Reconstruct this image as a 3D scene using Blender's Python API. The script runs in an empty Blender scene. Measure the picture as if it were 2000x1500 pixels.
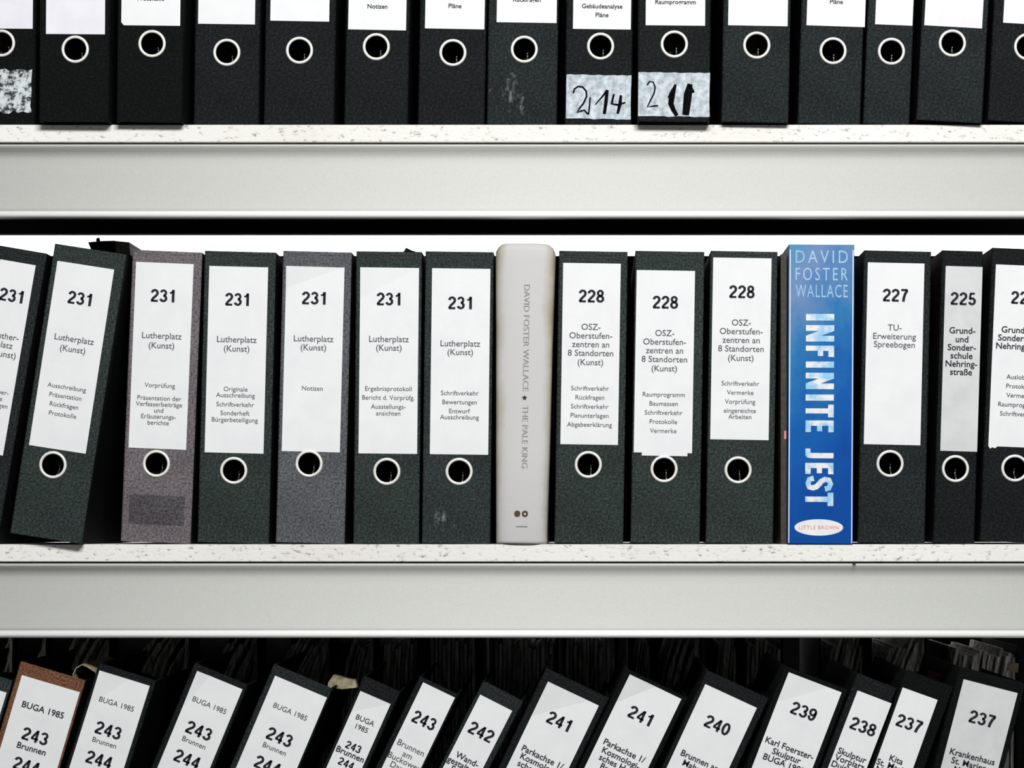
import bpy, bmesh, math, random
from mathutils import Vector, Matrix

# ------------------------------------------------------------------ camera, light, exposure
SC = bpy.context.scene
COL = SC.collection
K = 1800.0            # photograph pixels per metre on the front plane of the rack
D = 2.6               # camera distance to that plane
ZC = 1.30             # camera height
cam_d = bpy.data.cameras.new('camera')
cam = bpy.data.objects.new('camera', cam_d)
COL.objects.link(cam)
VX, VY = 1150.0, 1030.0   # where the photograph's lines of depth run to
CX, ZE = (VX - 1000) / K, ZC + (750 - VY) / K
cam.location = (CX, -D, ZE)
cam.rotation_euler = (math.radians(90), 0, 0)
cam_d.sensor_width = 36.0
cam_d.lens = 36.0 * D * K / 2000.0
cam_d.shift_x = (1000 - VX) / 2000.0
cam_d.shift_y = (VY - 750) / 2000.0
cam_d.clip_start = 0.05
SC.camera = cam

world = bpy.data.worlds.new('world')
SC.world = world
world.use_nodes = True
world.node_tree.nodes['Background'].inputs[0].default_value = (0.93, 0.97, 1.0, 1)
world.node_tree.nodes['Background'].inputs[1].default_value = 0.12


def area(name, loc, target, sx, sy, power, col):
    l = bpy.data.lights.new(name, 'AREA')
    l.shape = 'RECTANGLE'
    l.size, l.size_y, l.energy, l.color = sx, sy, power, col
    o = bpy.data.objects.new(name, l)
    COL.objects.link(o)
    o.location = loc
    o.rotation_euler = (Vector(target) - Vector(loc)).to_track_quat('-Z', 'Y').to_euler()
    return o


area('aisle_lamp', (0.32, -2.5, 2.78), (0.10, 0, 1.0), 1.5, 0.4, 100, (1.0, 1.0, 0.985))
area('back_wall_fill', (0.0, 1.0, 2.4), (0.0, 1.5, 1.4), 2.2, 0.3, 60, (1.0, 1.0, 1.0))  # unseen light added to bleach the wall behind the racks
SC.view_settings.view_transform = 'Standard'
SC.view_settings.look = 'None'
SC.view_settings.exposure = 0.0
SC.view_settings.gamma = 1.0
SC.view_settings.use_curve_mapping = False

RND = random.Random(7)

# ------------------------------------------------------------------ materials


def new_mat(name, rough=0.6, spec=0.5, metal=0.0):
    m = bpy.data.materials.new(name)
    m.use_nodes = True
    b = m.node_tree.nodes['Principled BSDF']
    b.inputs['Roughness'].default_value = rough
    b.inputs['Specular IOR Level'].default_value = spec
    b.inputs['Metallic'].default_value = metal
    return m, m.node_tree, b


def noise(nt, scale, detail=3, rough=0.6, coord='Object', stretch=None):
    tc = nt.nodes.new('ShaderNodeTexCoord')
    n = nt.nodes.new('ShaderNodeTexNoise')
    n.inputs['Scale'].default_value = scale
    n.inputs['Detail'].default_value = detail
    n.inputs['Roughness'].default_value = rough
    if stretch:
        mp = nt.nodes.new('ShaderNodeMapping')
        mp.inputs['Scale'].default_value = stretch
        nt.links.new(tc.outputs[coord], mp.inputs[0])
        nt.links.new(mp.outputs[0], n.inputs['Vector'])
    else:
        nt.links.new(tc.outputs[coord], n.inputs['Vector'])
    return n


def ramp(nt, src, stops):
    r = nt.nodes.new('ShaderNodeValToRGB')
    while len(r.color_ramp.elements) < len(stops):
        r.color_ramp.elements.new(0.5)
    for e, (p, c) in zip(r.color_ramp.elements, stops):
        e.position = p
        e.color = (c[0], c[1], c[2], 1)
    nt.links.new(src, r.inputs[0])
    return r


def bump(nt, b, src, strength, dist=0.001):
    bp = nt.nodes.new('ShaderNodeBump')
    bp.inputs['Strength'].default_value = strength
    bp.inputs['Distance'].default_value = dist
    nt.links.new(src, bp.inputs['Height'])
    nt.links.new(bp.outputs[0], b.inputs['Normal'])


def noisy(name, c0, c1, scale=300, rough=0.6, spec=0.4, metal=0.0, bs=0.15, lo=0.35, hi=0.65, detail=3, stretch=None):
    m, nt, b = new_mat(name, rough, spec, metal)
    n = noise(nt, scale, detail, stretch=stretch)
    r = ramp(nt, n.outputs['Fac'], [(lo, c0), (hi, c1)])
    nt.links.new(r.outputs[0], b.inputs['Base Color'])
    if bs:
        bump(nt, b, n.outputs['Fac'], bs)
    return m


def card(name, c, speck=1.9, scuffs=()):
    """mottled binder board; scuffs = (u, v, radius) of worn patches in metres on the spine"""
    m, nt, b = new_mat(name, 0.72, 0.08)
    n = noise(nt, 420, 2, 0.7)
    n2 = noise(nt, 16, 3)
    hi = tuple(min(1, x * speck + 0.004) for x in c)
    lo = tuple(x * 0.45 for x in c)
    r = ramp(nt, n.outputs['Fac'], [(0.36, lo), (0.52, c), (0.70, hi)])
    mx = nt.nodes.new('ShaderNodeMix'); mx.data_type = 'RGBA'; mx.blend_type = 'MULTIPLY'
    r2 = ramp(nt, n2.outputs['Fac'], [(0.35, (0.82, 0.82, 0.82)), (0.65, (1.1, 1.1, 1.1))])
    mx.inputs[0].default_value = 1.0
    nt.links.new(r.outputs[0], mx.inputs[6]); nt.links.new(r2.outputs[0], mx.inputs[7])
    out = mx.outputs[2]
    for (u, v, rad) in scuffs:
        tc = nt.nodes.new('ShaderNodeTexCoord')
        vd = nt.nodes.new('ShaderNodeVectorMath'); vd.operation = 'DISTANCE'
        nt.links.new(tc.outputs['Object'], vd.inputs[0]); vd.inputs[1].default_value = (u, 0, v)
        s = noise(nt, 55, 6, 0.75, stretch=(1.3, 1, 0.8))
        a = nt.nodes.new('ShaderNodeMapRange')
        a.inputs[1].default_value = 0.0; a.inputs[2].default_value = rad
        a.inputs[3].default_value = 0.24; a.inputs[4].default_value = -0.1
        nt.links.new(vd.outputs['Value'], a.inputs[0])
        ad = nt.nodes.new('ShaderNodeMath'); ad.operation = 'ADD'
        nt.links.new(s.outputs['Fac'], ad.inputs[0]); nt.links.new(a.outputs[0], ad.inputs[1])
        rr = ramp(nt, ad.outputs[0], [(0.66, (0, 0, 0)), (0.86, (0.55, 0.55, 0.55))])
        m2 = nt.nodes.new('ShaderNodeMix'); m2.data_type = 'RGBA'
        nt.links.new(rr.outputs[0], m2.inputs[0]); nt.links.new(out, m2.inputs[6])
        m2.inputs[7].default_value = (0.45, 0.5, 0.5, 1)
        out = m2.outputs[2]
    nt.links.new(out, b.inputs['Base Color'])
    bump(nt, b, n.outputs['Fac'], 0.12)
    return m


M = {}
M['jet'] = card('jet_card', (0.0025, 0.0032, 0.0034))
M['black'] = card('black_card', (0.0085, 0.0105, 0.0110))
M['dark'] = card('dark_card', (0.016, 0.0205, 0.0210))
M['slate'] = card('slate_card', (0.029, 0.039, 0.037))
M['slate_scuffed'] = card('slate_card_scuffed', (0.027, 0.036, 0.035), scuffs=((-0.055, 0.030, 0.035),))
M['dark_scuffed'] = card('dark_card_scuffed', (0.016, 0.021, 0.021), scuffs=((-0.050, 0.035, 0.045),))
M['grey'] = card('grey_card', (0.158, 0.137, 0.150), 1.4)
M['steel'] = card('steel_card', (0.102, 0.108, 0.118), 1.5)
M['brown'] = card('brown_card', (0.16, 0.074, 0.04), 1.6)
M['faded_patch'] = card('faded_patch', (0.085, 0.078, 0.088), 1.5)
M['side'] = card('side_card', (0.005, 0.006, 0.006))
M['paper'] = noisy('label_paper', (0.745, 0.76, 0.775), (0.80, 0.81, 0.82), 26, 0.55, 0.35, bs=0.05)
M['paper_lilac'] = noisy('label_paper_lilac', (0.72, 0.70, 0.77), (0.79, 0.78, 0.83), 26, 0.55, 0.35, bs=0.05)
M['paper_grey'] = noisy('label_paper_grey', (0.56, 0.57, 0.575), (0.65, 0.66, 0.665), 26, 0.55, 0.35, bs=0.05)
M['ink'] = noisy('black_ink', (0.008, 0.008, 0.012), (0.02, 0.02, 0.03), 700, 0.7, 0.2, bs=0)
M['ink_grey'] = noisy('grey_ink', (0.045, 0.048, 0.055), (0.10, 0.105, 0.11), 500, 0.7, 0.2, bs=0)
M['ink_pale'] = noisy('faint_print', (0.27, 0.27, 0.275), (0.36, 0.36, 0.365), 500, 0.7, 0.2, bs=0)
M['pen'] = noisy('black_marker', (0.002, 0.002, 0.003), (0.006, 0.006, 0.008), 300, 0.9, 0.02, bs=0)
M['rim'] = noisy('ring_metal', (0.80, 0.79, 0.74), (0.90, 0.89, 0.85), 90, 0.35, 0.6, 0.15, bs=0.03)
M['metal'] = noisy('lever_metal', (0.35, 0.35, 0.34), (0.5, 0.5, 0.48), 120, 0.35, 0.5, 0.9, bs=0)
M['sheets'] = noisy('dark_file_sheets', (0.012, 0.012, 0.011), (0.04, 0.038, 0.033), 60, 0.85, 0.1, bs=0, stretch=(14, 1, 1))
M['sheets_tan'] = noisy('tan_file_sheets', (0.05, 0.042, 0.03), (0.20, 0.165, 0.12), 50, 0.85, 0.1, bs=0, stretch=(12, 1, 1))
M['rear_sheets'] = noisy('rear_file_sheets', (0.22, 0.22, 0.22), (0.85, 0.82, 0.78), 70, 0.85, 0.1, bs=0.2, lo=0.38, hi=0.72, stretch=(6, 1, 0.5))
M['tan'] = noisy('manila_card', (0.20, 0.17, 0.10), (0.42, 0.37, 0.25), 120, 0.8, 0.2, bs=0.2)
M['tape'] = noisy('silver_label_tape', (0.22, 0.265, 0.30), (0.56, 0.63, 0.68), 130, 0.45, 0.5, bs=0.2, detail=5)
M['blackout'] = noisy('blackout_paint', (0.006, 0.006, 0.006), (0.009, 0.009, 0.009), 100, 0.8, 0.1, bs=0.05)  # black for the added light blockers and the shaded rear beam
M['beam'] = noisy('cream_grey_enamel', (0.575, 0.58, 0.55), (0.615, 0.62, 0.59), 520, 0.62, 0.25, bs=0.08)
M['lip_glint'] = noisy('lip_highlight_white', (0.90, 0.90, 0.885), (0.93, 0.93, 0.915), 300, 0.35, 0.5, bs=0.03)  # white stands in for the highlight on the beam's lower lip
M['wallpaint'] = noisy('white_wall_paint', (0.82, 0.82, 0.81), (0.88, 0.88, 0.87), 30, 0.8, 0.2, bs=0.1)
M['concrete'] = noisy('grey_floor_paint', (0.22, 0.22, 0.21), (0.30, 0.30, 0.29), 9, 0.6, 0.3, bs=0.1)

# torn silver sticker: light film with black patches where it has come away
m, nt, b = new_mat('torn_silver_film', 0.45, 0.5)
n = noise(nt, 95, 6, 0.7)
r = ramp(nt, n.outputs['Fac'], [(0.44, (0.008, 0.009, 0.01)), (0.52, (0.55, 0.6, 0.62)), (0.7, (0.72, 0.76, 0.76))])
nt.links.new(r.outputs[0], b.inputs['Base Color'])
M['torn'] = m

# painted chipboard: white with small pits along the cut edge
m, nt, b = new_mat('painted_chipboard', 0.55, 0.3)
n = noise(nt, 230, 4, 0.65, stretch=(0.6, 1, 1.2))
n2 = noise(nt, 5, 2, 0.6, stretch=(1, 0.1, 0.1))
r = ramp(nt, n.outputs['Fac'], [(0.30, (0.30, 0.28, 0.25)), (0.38, (0.70, 0.685, 0.64)), (0.44, (0.83, 0.82, 0.79))])
r2 = ramp(nt, n2.outputs['Fac'], [(0.35, (0.92, 0.91, 0.90)), (0.6, (1.0, 1.0, 1.0))])
mx = nt.nodes.new('ShaderNodeMix'); mx.data_type = 'RGBA'; mx.blend_type = 'MULTIPLY'; mx.inputs[0].default_value = 1
nt.links.new(r.outputs[0], mx.inputs[6]); nt.links.new(r2.outputs[0], mx.inputs[7])
nt.links.new(mx.outputs[2], b.inputs['Base Color'])
bump(nt, b, n.outputs['Fac'], 0.35, 0.0015)
M['board'] = m

# pale cloth book cover, stained along the joints
m, nt, b = new_mat('pale_cloth', 0.75, 0.25)
n = noise(nt, 260, 3)
n2 = noise(nt, 14, 4)
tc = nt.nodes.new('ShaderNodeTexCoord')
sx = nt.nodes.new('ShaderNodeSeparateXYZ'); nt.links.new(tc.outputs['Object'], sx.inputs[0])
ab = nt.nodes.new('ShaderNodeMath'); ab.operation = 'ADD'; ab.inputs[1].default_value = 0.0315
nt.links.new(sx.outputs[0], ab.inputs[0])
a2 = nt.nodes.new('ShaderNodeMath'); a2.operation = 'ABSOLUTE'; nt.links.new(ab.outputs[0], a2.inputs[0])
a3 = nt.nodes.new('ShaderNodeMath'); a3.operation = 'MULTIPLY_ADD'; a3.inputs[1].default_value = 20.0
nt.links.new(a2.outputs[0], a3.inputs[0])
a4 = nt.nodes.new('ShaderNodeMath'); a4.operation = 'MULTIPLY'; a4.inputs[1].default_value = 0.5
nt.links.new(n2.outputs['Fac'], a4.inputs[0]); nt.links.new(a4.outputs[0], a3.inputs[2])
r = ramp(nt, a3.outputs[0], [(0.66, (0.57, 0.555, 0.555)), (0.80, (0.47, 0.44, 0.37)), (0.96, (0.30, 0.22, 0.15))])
nt.links.new(r.outputs[0], b.inputs['Base Color'])
bump(nt, b, n.outputs['Fac'], 0.15)
M['cloth'] = m

# blue paperback cover: sky-like clouds over a blue that deepens to the foot of the printed cover
m, nt, b = new_mat('blue_printed_cover', 0.6, 0.1)
tc = nt.nodes.new('ShaderNodeTexCoord')
sx = nt.nodes.new('ShaderNodeSeparateXYZ'); nt.links.new(tc.outputs['Object'], sx.inputs[0])
n = noise(nt, 22, 5, 0.6, stretch=(1, 1, 0.6))
ma = nt.nodes.new('ShaderNodeMath'); ma.operation = 'MULTIPLY_ADD'; ma.inputs[1].default_value = 2.3
nt.links.new(sx.outputs[2], ma.inputs[0])
mb = nt.nodes.new('ShaderNodeMath'); mb.operation = 'MULTIPLY_ADD'; mb.inputs[1].default_value = 0.55; mb.inputs[2].default_value = -0.27
nt.links.new(n.outputs['Fac'], mb.inputs[0]); nt.links.new(mb.outputs[0], ma.inputs[2])
mc = nt.nodes.new('ShaderNodeMath'); mc.operation = 'MULTIPLY_ADD'; mc.inputs[1].default_value = -2.6; mc.inputs[2].default_value = -0.08
nt.links.new(sx.outputs[0], mc.inputs[0])
md = nt.nodes.new('ShaderNodeMath'); md.operation = 'ADD'
nt.links.new(ma.outputs[0], md.inputs[0]); nt.links.new(mc.outputs[0], md.inputs[1])
r = ramp(nt, md.outputs[0], [(0.10, (0.001, 0.062, 0.31)), (0.36, (0.004, 0.10, 0.38)), (0.56, (0.03, 0.18, 0.42)), (0.74, (0.16, 0.25, 0.46)), (0.90, (0.09, 0.26, 0.46))])
nt.links.new(r.outputs[0], b.inputs['Base Color'])
M['blue'] = m
M['title'] = noisy('cloudy_title_print', (0.28, 0.55, 0.78), (0.80, 0.78, 0.78), 45, 0.4, 0.4, bs=0, lo=0.42, hi=0.56)
M['author'] = noisy('light_blue_print', (0.25, 0.46, 0.68), (0.36, 0.55, 0.75), 60, 0.4, 0.4, bs=0)
M['white_print'] = noisy('white_print', (0.74, 0.74, 0.76), (0.82, 0.82, 0.84), 60, 0.4, 0.4, bs=0)
M['red_ink'] = noisy('red_ink', (0.70, 0.18, 0.16), (0.8, 0.3, 0.27), 60, 0.4, 0.4, bs=0)
M['brown_ink'] = noisy('brown_ink', (0.05, 0.025, 0.012), (0.09, 0.05, 0.03), 60, 0.4, 0.4, bs=0)
M['pages'] = noisy('book_pages', (0.55, 0.52, 0.44), (0.66, 0.63, 0.55), 300, 0.8, 0.2, bs=0.1, stretch=(12, 1, 1))
M['thin_cover'] = noisy('brown_grey_cover', (0.030, 0.026, 0.021), (0.055, 0.048, 0.040), 200, 0.6, 0.3)

# ------------------------------------------------------------------ mesh helpers


def tri_area(p):
    return 0.5 * sum(p[i][0] * p[(i + 1) % len(p)][1] - p[(i + 1) % len(p)][0] * p[i][1] for i in range(len(p)))


def link(name, bm, mat, parent=None, smooth=False, recalc=True):
    if recalc:
        bmesh.ops.recalc_face_normals(bm, faces=bm.faces)
    me = bpy.data.meshes.new(name)
    bm.to_mesh(me)
    bm.free()
    me.materials.append(mat)
    if smooth:
        for p in me.polygons:
            p.use_smooth = True
    o = bpy.data.objects.new(name, me)
    COL.objects.link(o)
    o.parent = parent
    return o


def box(bm, x0, x1, y0, y1, z0, z1):
    v = [bm.verts.new(p) for p in ((x0, y0, z0), (x1, y0, z0), (x1, y1, z0), (x0, y1, z0), (x0, y0, z1), (x1, y0, z1), (x1, y1, z1), (x0, y1, z1))]
    for f in ((0, 3, 2, 1), (4, 5, 6, 7), (0, 1, 5, 4), (1, 2, 6, 5), (2, 3, 7, 6), (3, 0, 4, 7)):
        bm.faces.new([v[i] for i in f])
    return v


def bevel_all(bm, w, seg=1):
    bmesh.ops.bevel(bm, geom=list(bm.edges), offset=w, segments=seg, affect='EDGES', profile=0.5)


def plate(bm, pts, y_front, thick):
    """polygon in (u, v), front face at y_front, body going back"""
    f = [bm.verts.new((p[0], y_front, p[1])) for p in pts]
    k = [bm.verts.new((p[0], y_front + thick, p[1])) for p in pts]
    n = len(pts)
    bm.faces.new(f)
    bm.faces.new(k[::-1])
    for i in range(n):
        bm.faces.new((f[i], k[i], k[(i + 1) % n], f[(i + 1) % n]))


def tube(bm, pts, rad, seg=8, closed=False):
    pts = [Vector(p) for p in pts]
    rings = []
    n = len(pts)
    for i, p in enumerate(pts):
        a = pts[(i - 1) % n] if (closed or i > 0) else p
        c = pts[(i + 1) % n] if (closed or i < n - 1) else p
        t = (c - a).normalized()
        up = Vector((0, 1, 0)) if abs(t.y) < 0.9 else Vector((1, 0, 0))
        e1 = t.cross(up).normalized()
        e2 = t.cross(e1).normalized()
        rings.append([bm.verts.new(p + e1 * math.cos(j * 2 * math.pi / seg) * rad + e2 * math.sin(j * 2 * math.pi / seg) * rad) for j in range(seg)])
    m = n if closed else n - 1
    for i in range(m):
        A, B = rings[i], rings[(i + 1) % n]
        for j in range(seg):
            bm.faces.new((A[j], A[(j + 1) % seg], B[(j + 1) % seg], B[j]))
    if not closed:
        bm.faces.new(rings[0][::-1]); bm.faces.new(rings[-1])


def extrude_profile(bm, prof, x0, x1):
    """closed profile of (y, z) swept along x"""
    a = [bm.verts.new((x0, p[0], p[1])) for p in prof]
    c = [bm.verts.new((x1, p[0], p[1])) for p in prof]
    n = len(prof)
    for i in range(n):
        bm.faces.new((a[i], c[i], c[(i + 1) % n], a[(i + 1) % n]))
    bm.faces.new(a[::-1]); bm.faces.new(c)


_font_cache = {}


def text_geo(s, offset=0.0, spacing=1.0, res=3):
    """2-D triangles of a line of text in font units: (verts, faces, bounds)"""
    key = (s, offset, spacing)
    if key in _font_cache:
        return _font_cache[key]
    cu = bpy.data.curves.new('t', 'FONT')
    cu.body = s
    cu.size = 1.0
    cu.offset = offset
    cu.space_character = spacing
    cu.resolution_u = res
    o = bpy.data.objects.new('t', cu)
    COL.objects.link(o)
    bpy.context.view_layer.update()
    me = bpy.data.meshes.new_from_object(o.evaluated_get(bpy.context.evaluated_depsgraph_get()))
    vs = [(v.co.x, v.co.y) for v in me.vertices]
    fs = [tuple(p.vertices) for p in me.polygons]
    bpy.data.objects.remove(o)
    bpy.data.curves.remove(cu)
    bpy.data.meshes.remove(me)
    xs = [v[0] for v in vs]
    r = (vs, fs, (min(xs), max(xs)))
    _font_cache[key] = r
    return r


CAP = 0.70


def add_text(bm, s, cx, cz, cap, width=None, offset=0.0, spacing=1.0, y=-0.001, surf=None, rot=False, maxw=None):
    """cap = capital height in metres, width = fitted width; centred at (cx, cz)"""
    vs, fs, (x0, x1) = text_geo(s, offset, spacing)
    sc = cap / CAP
    sx = sc if width is None else width / (x1 - x0)
    if maxw and (x1 - x0) * sx > maxw:
        sx = maxw / (x1 - x0)
    out = []
    for (x, z) in vs:
        a = (x - (x0 + x1) / 2) * sx
        b2 = (z - CAP / 2) * sc
        if rot:
            a, b2 = b2, -a
        u, v = cx + a, cz + b2
        yy = y + (surf(u, v) if surf else 0.0)
        out.append(bm.verts.new((u, yy, v)))
    for f in fs:
        try:
            bm.faces.new([out[i] for i in f])
        except ValueError:
            pass


def arc(cx, cy, rx, ry, a0, a1, n=12):
    return [(cx + rx * math.cos(math.radians(a0 + (a1 - a0) * i / n)), cy + ry * math.sin(math.radians(a0 + (a1 - a0) * i / n))) for i in range(n + 1)]


DIG = {
    '0': [(arc(.28, .5, .205, .425, 0, 360, 24), .15)],
    '1': [([(.35, 0), (.35, 1.0)], .16), ([(.36, .90), (.25, .79), (.10, .72)], .12)],
    '2': [(arc(.285, .70, .205, .225, 175, -25) + [(.40, .50), (.20, .30), (.10, .14), (.09, .07)], .15), ([(.03, .07), (.53, .07)], .14)],
    '3': [(arc(.275, .725, .185, .20, 168, -90), .14), (arc(.275, .29, .21, .215, 90, -168), .15)],
    '4': [([(.40, 0), (.40, .99)], .145), ([(.385, .93), (.22, .62), (.07, .31)], .125), ([(.02, .275), (.55, .275)], .13)],
    '5': [([(.48, .925), (.15, .925)], .14), ([(.17, .95), (.115, .47)], .13), (arc(.28, .31, .205, .235, 140, -165), .15)],
    '7': [([(.04, .925), (.53, .925)], .15), ([(.50, .90), (.34, .62), (.25, .30), (.22, 0)], .16)],
    '8': [(arc(.28, .735, .175, .195, 0, 360, 22), .14), (arc(.28, .285, .21, .215, 0, 360, 22), .145)],
    '9': [(arc(.275, .69, .20, .235, 0, 360, 22), .145), (arc(.265, .5, .21, .425, 30, -160), .145)],
}


def add_number(bm, txt, cx, cz, cap, width, y=-0.001, surf=None):
    """bold upright digits drawn as broad strokes"""
    adv = 0.66
    tot = adv * (len(txt) - 1) + 0.56
    sx = width / tot
    for i, ch in enumerate(txt):
        for (pl, wd) in DIG[ch]:
            A = []
            n = len(pl)
            for k, p in enumerate(pl):
                a = pl[max(0, k - 1)]
                c = pl[min(n - 1, k + 1)]
                if pl[0] == pl[-1] or (abs(pl[0][0] - pl[-1][0]) < 1e-6 and abs(pl[0][1] - pl[-1][1]) < 1e-6):
                    a = pl[(k - 1) % (n - 1)] if k else pl[n - 2]
                    c = pl[(k + 1) % (n - 1)] if k < n - 1 else pl[1]
                t = Vector((c[0] - a[0], c[1] - a[1])).normalized()
                row = []
                for sg in (1, -1):
                    u = cx + (i * adv + p[0] - t.y * wd * 0.64 * sg - tot / 2) * sx
                    v = cz + (p[1] + t.x * wd * 0.58 * sg - 0.5) * cap
                    row.append(bm.verts.new((u, y + (surf(u, v) if surf else 0.0), v)))
                A.append(row)
            for k in range(n - 1):
                bm.faces.new((A[k][0], A[k + 1][0], A[k + 1][1], A[k][1]))


def P(x, y=None):
    return (x - 1000) / K


def Z(py):
    return ZC + (750 - py) / K


def tag(o, label, cat, group=None):
    o['label'] = label
    o['category'] = cat
    if group:
        o['group'] = group


# ------------------------------------------------------------------ the setting
def struct(name, bm, mat):
    o = link(name, bm, mat)
    o['kind'] = 'structure'
    return o


bm = bmesh.new(); box(bm, -4, 4, -4, 1.62, -0.1, 0); struct('floor', bm, M['concrete'])
bm = bmesh.new(); box(bm, -4, 4, 1.5, 1.62, 0, 2.9); struct('wall_back', bm, M['wallpaint'])

# ------------------------------------------------------------------ racks
XR = 0.98
TOPS = (244.0, 1063.0, 1882.0)       # board tops as heights of the photograph


def rack(name, label, y0, y1, tops, group=None):
    t = bpy.data.objects.new(name, None)
    COL.objects.link(t)
    t.location = (0, y0, 0)
    tag(t, label, 'shelving')
    dp = y1 - y0
    for py in tops:
        zt = Z(py)
        bm = bmesh.new(); box(bm, -XR, XR, -0.0015, dp, zt - 34 / K, zt); bevel_all(bm, 0.0007)
        link('shelf_board', bm, M['board'], t)
        z0 = zt - 37 / K
        prof = [(0.0035, 0), (0.0005, 1.2), (-0.0005, 3), (0.0006, 6), (0.0045, 12), (0.0088, 20), (0.0100, 28), (0.0095, 42), (0.0073, 75),
                (0.0045, 105), (0.0022, 124), (0.0015, 143),
                (0.020, 143), (0.020, 140), (0.0135, 139), (0.0135, 6), (0.016, 3), (0.016, 0)]
        bm = bmesh.new(); extrude_profile(bm, [(p[0], z0 - p[1] / K) for p in prof], -XR, XR)
        ob = link('front_beam', bm, M['beam'], t, smooth=True)
        for p in ob.data.polygons:
            if len(p.vertices) > 4:
                p.use_smooth = False
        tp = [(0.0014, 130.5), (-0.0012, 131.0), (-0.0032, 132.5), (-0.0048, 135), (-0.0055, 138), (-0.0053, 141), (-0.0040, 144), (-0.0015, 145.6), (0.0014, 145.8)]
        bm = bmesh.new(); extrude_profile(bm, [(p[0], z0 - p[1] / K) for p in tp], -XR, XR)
        tr = link('lip_highlight', bm, M['lip_glint'], t, smooth=True)  # bright strip that paints the highlight along the lip
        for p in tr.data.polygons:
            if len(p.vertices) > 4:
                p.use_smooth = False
        bm = bmesh.new(); box(bm, -XR, XR, dp - 0.016, dp, z0 - 111 / K, z0); bevel_all(bm, 0.001)
        link('rear_beam', bm, M['blackout'], t)  # coloured black to carry the shade behind the front beam
        for sx in (-1, 1):
            hh = 0.34 if py != tops[0] or len(tops) == 3 else 0.30
            bm = bmesh.new(); box(bm, sx * (XR - 0.002), sx * (XR - 0.004), 0.06, dp - 0.06, zt + 0.0005, zt + hh)
            link('end_blocker', bm, M['blackout'], t)  # added sheets that keep stray light out at the shelf ends
    zt = Z(tops[0]) + (0.55 if len(tops) == 3 else -0.01)
    for sx in (-1, 1):
        for yy in (0.012, dp - 0.052):
            bm = bmesh.new()
            xa, xb = sorted((sx * (XR + 0.001), sx * (XR + 0.041)))
            w = 0.0025
            box(bm, xa, xb, yy, yy + w, 0, zt)
            xi = xa if sx > 0 else xb - w
            box(bm, xi, xi + w, yy + w, yy + 0.04, 0, zt)
            k = Z(1300)
            while k < zt - 0.05:
                box(bm, (xa + xb) / 2 - 0.004, (xa + xb) / 2 + 0.004, yy - 0.0008, yy, k, k + 0.02)
                k += 0.05
            link('upright', bm, M['beam'], t)
    return t


rk = rack('shelving_rack', 'cream metal rack with white chipboard shelves holding the binders', 0.0, 0.31, TOPS)
# added dark sheets that stop light leaking in behind the two upper shelves
for py in TOPS[:2]:
    bm = bmesh.new(); box(bm, -XR, XR, 0.302, 0.305, Z(py) + 0.0005, Z(py) + 0.347)
    link('leak_blocker', bm, M['blackout'], rk)
bm = bmesh.new()
tube(bm, [(P(1668), 0.0025, Z(1100)), (P(1668), -0.0045, Z(1100))], 0.0016, 8)
link('screw', bm, M['ink'], rk)
rk2 = rack('shelving_rack', 'second rack standing back to back behind the front one', 0.325, 0.64, TOPS[1:])

bm = bmesh.new(); box(bm, -XR, XR, 0.632, 0.635, Z(TOPS[2]) + 0.0005, Z(TOPS[1]) - 0.11)  # added sheet that hides the lit wall behind the rear row
link('leak_blocker', bm, M['blackout'], rk2)

# ------------------------------------------------------------------ lever arch binders
DEPTH = 0.280


def spine_with_hole(bm, w, L, hu, hv, hr, t=0.0028, c=0.0013):
    def rect(i, j, y):
        return [bm.verts.new(p) for p in ((-w + i, y, j), (-i, y, j), (-i, y, L - j), (-w + i, y, L - j))]
    n = 28
    A, B, C = rect(c, c * 0.4, 0), rect(0, 0, c), rect(0, 0, t)
    ha = [bm.verts.new((hu + hr * math.cos(2 * math.pi * k / n), 0, hv + hr * math.sin(2 * math.pi * k / n))) for k in range(n)]
    hb = [bm.verts.new((v.co.x, t, v.co.z)) for v in ha]

    def fill(outer, inner):
        es = [bm.edges.new((outer[k], outer[(k + 1) % 4])) if not bm.edges.get((outer[k], outer[(k + 1) % 4])) else bm.edges.get((outer[k], outer[(k + 1) % 4])) for k in range(4)]
        es += [bm.edges.get((inner[k], inner[(k + 1) % n])) or bm.edges.new((inner[k], inner[(k + 1) % n])) for k in range(n)]
        bmesh.ops.triangle_fill(bm, use_beauty=True, use_dissolve=False, edges=es)
    fill(A, ha)
    fill(C, hb)
    for X, Y in ((A, B), (B, C)):
        for k in range(4):
            bm.faces.new((X[k], X[(k + 1) % 4], Y[(k + 1) % 4], Y[k]))
    for k in range(n):
        bm.faces.new((ha[k], ha[(k + 1) % n], hb[(k + 1) % n], hb[k]))


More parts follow.
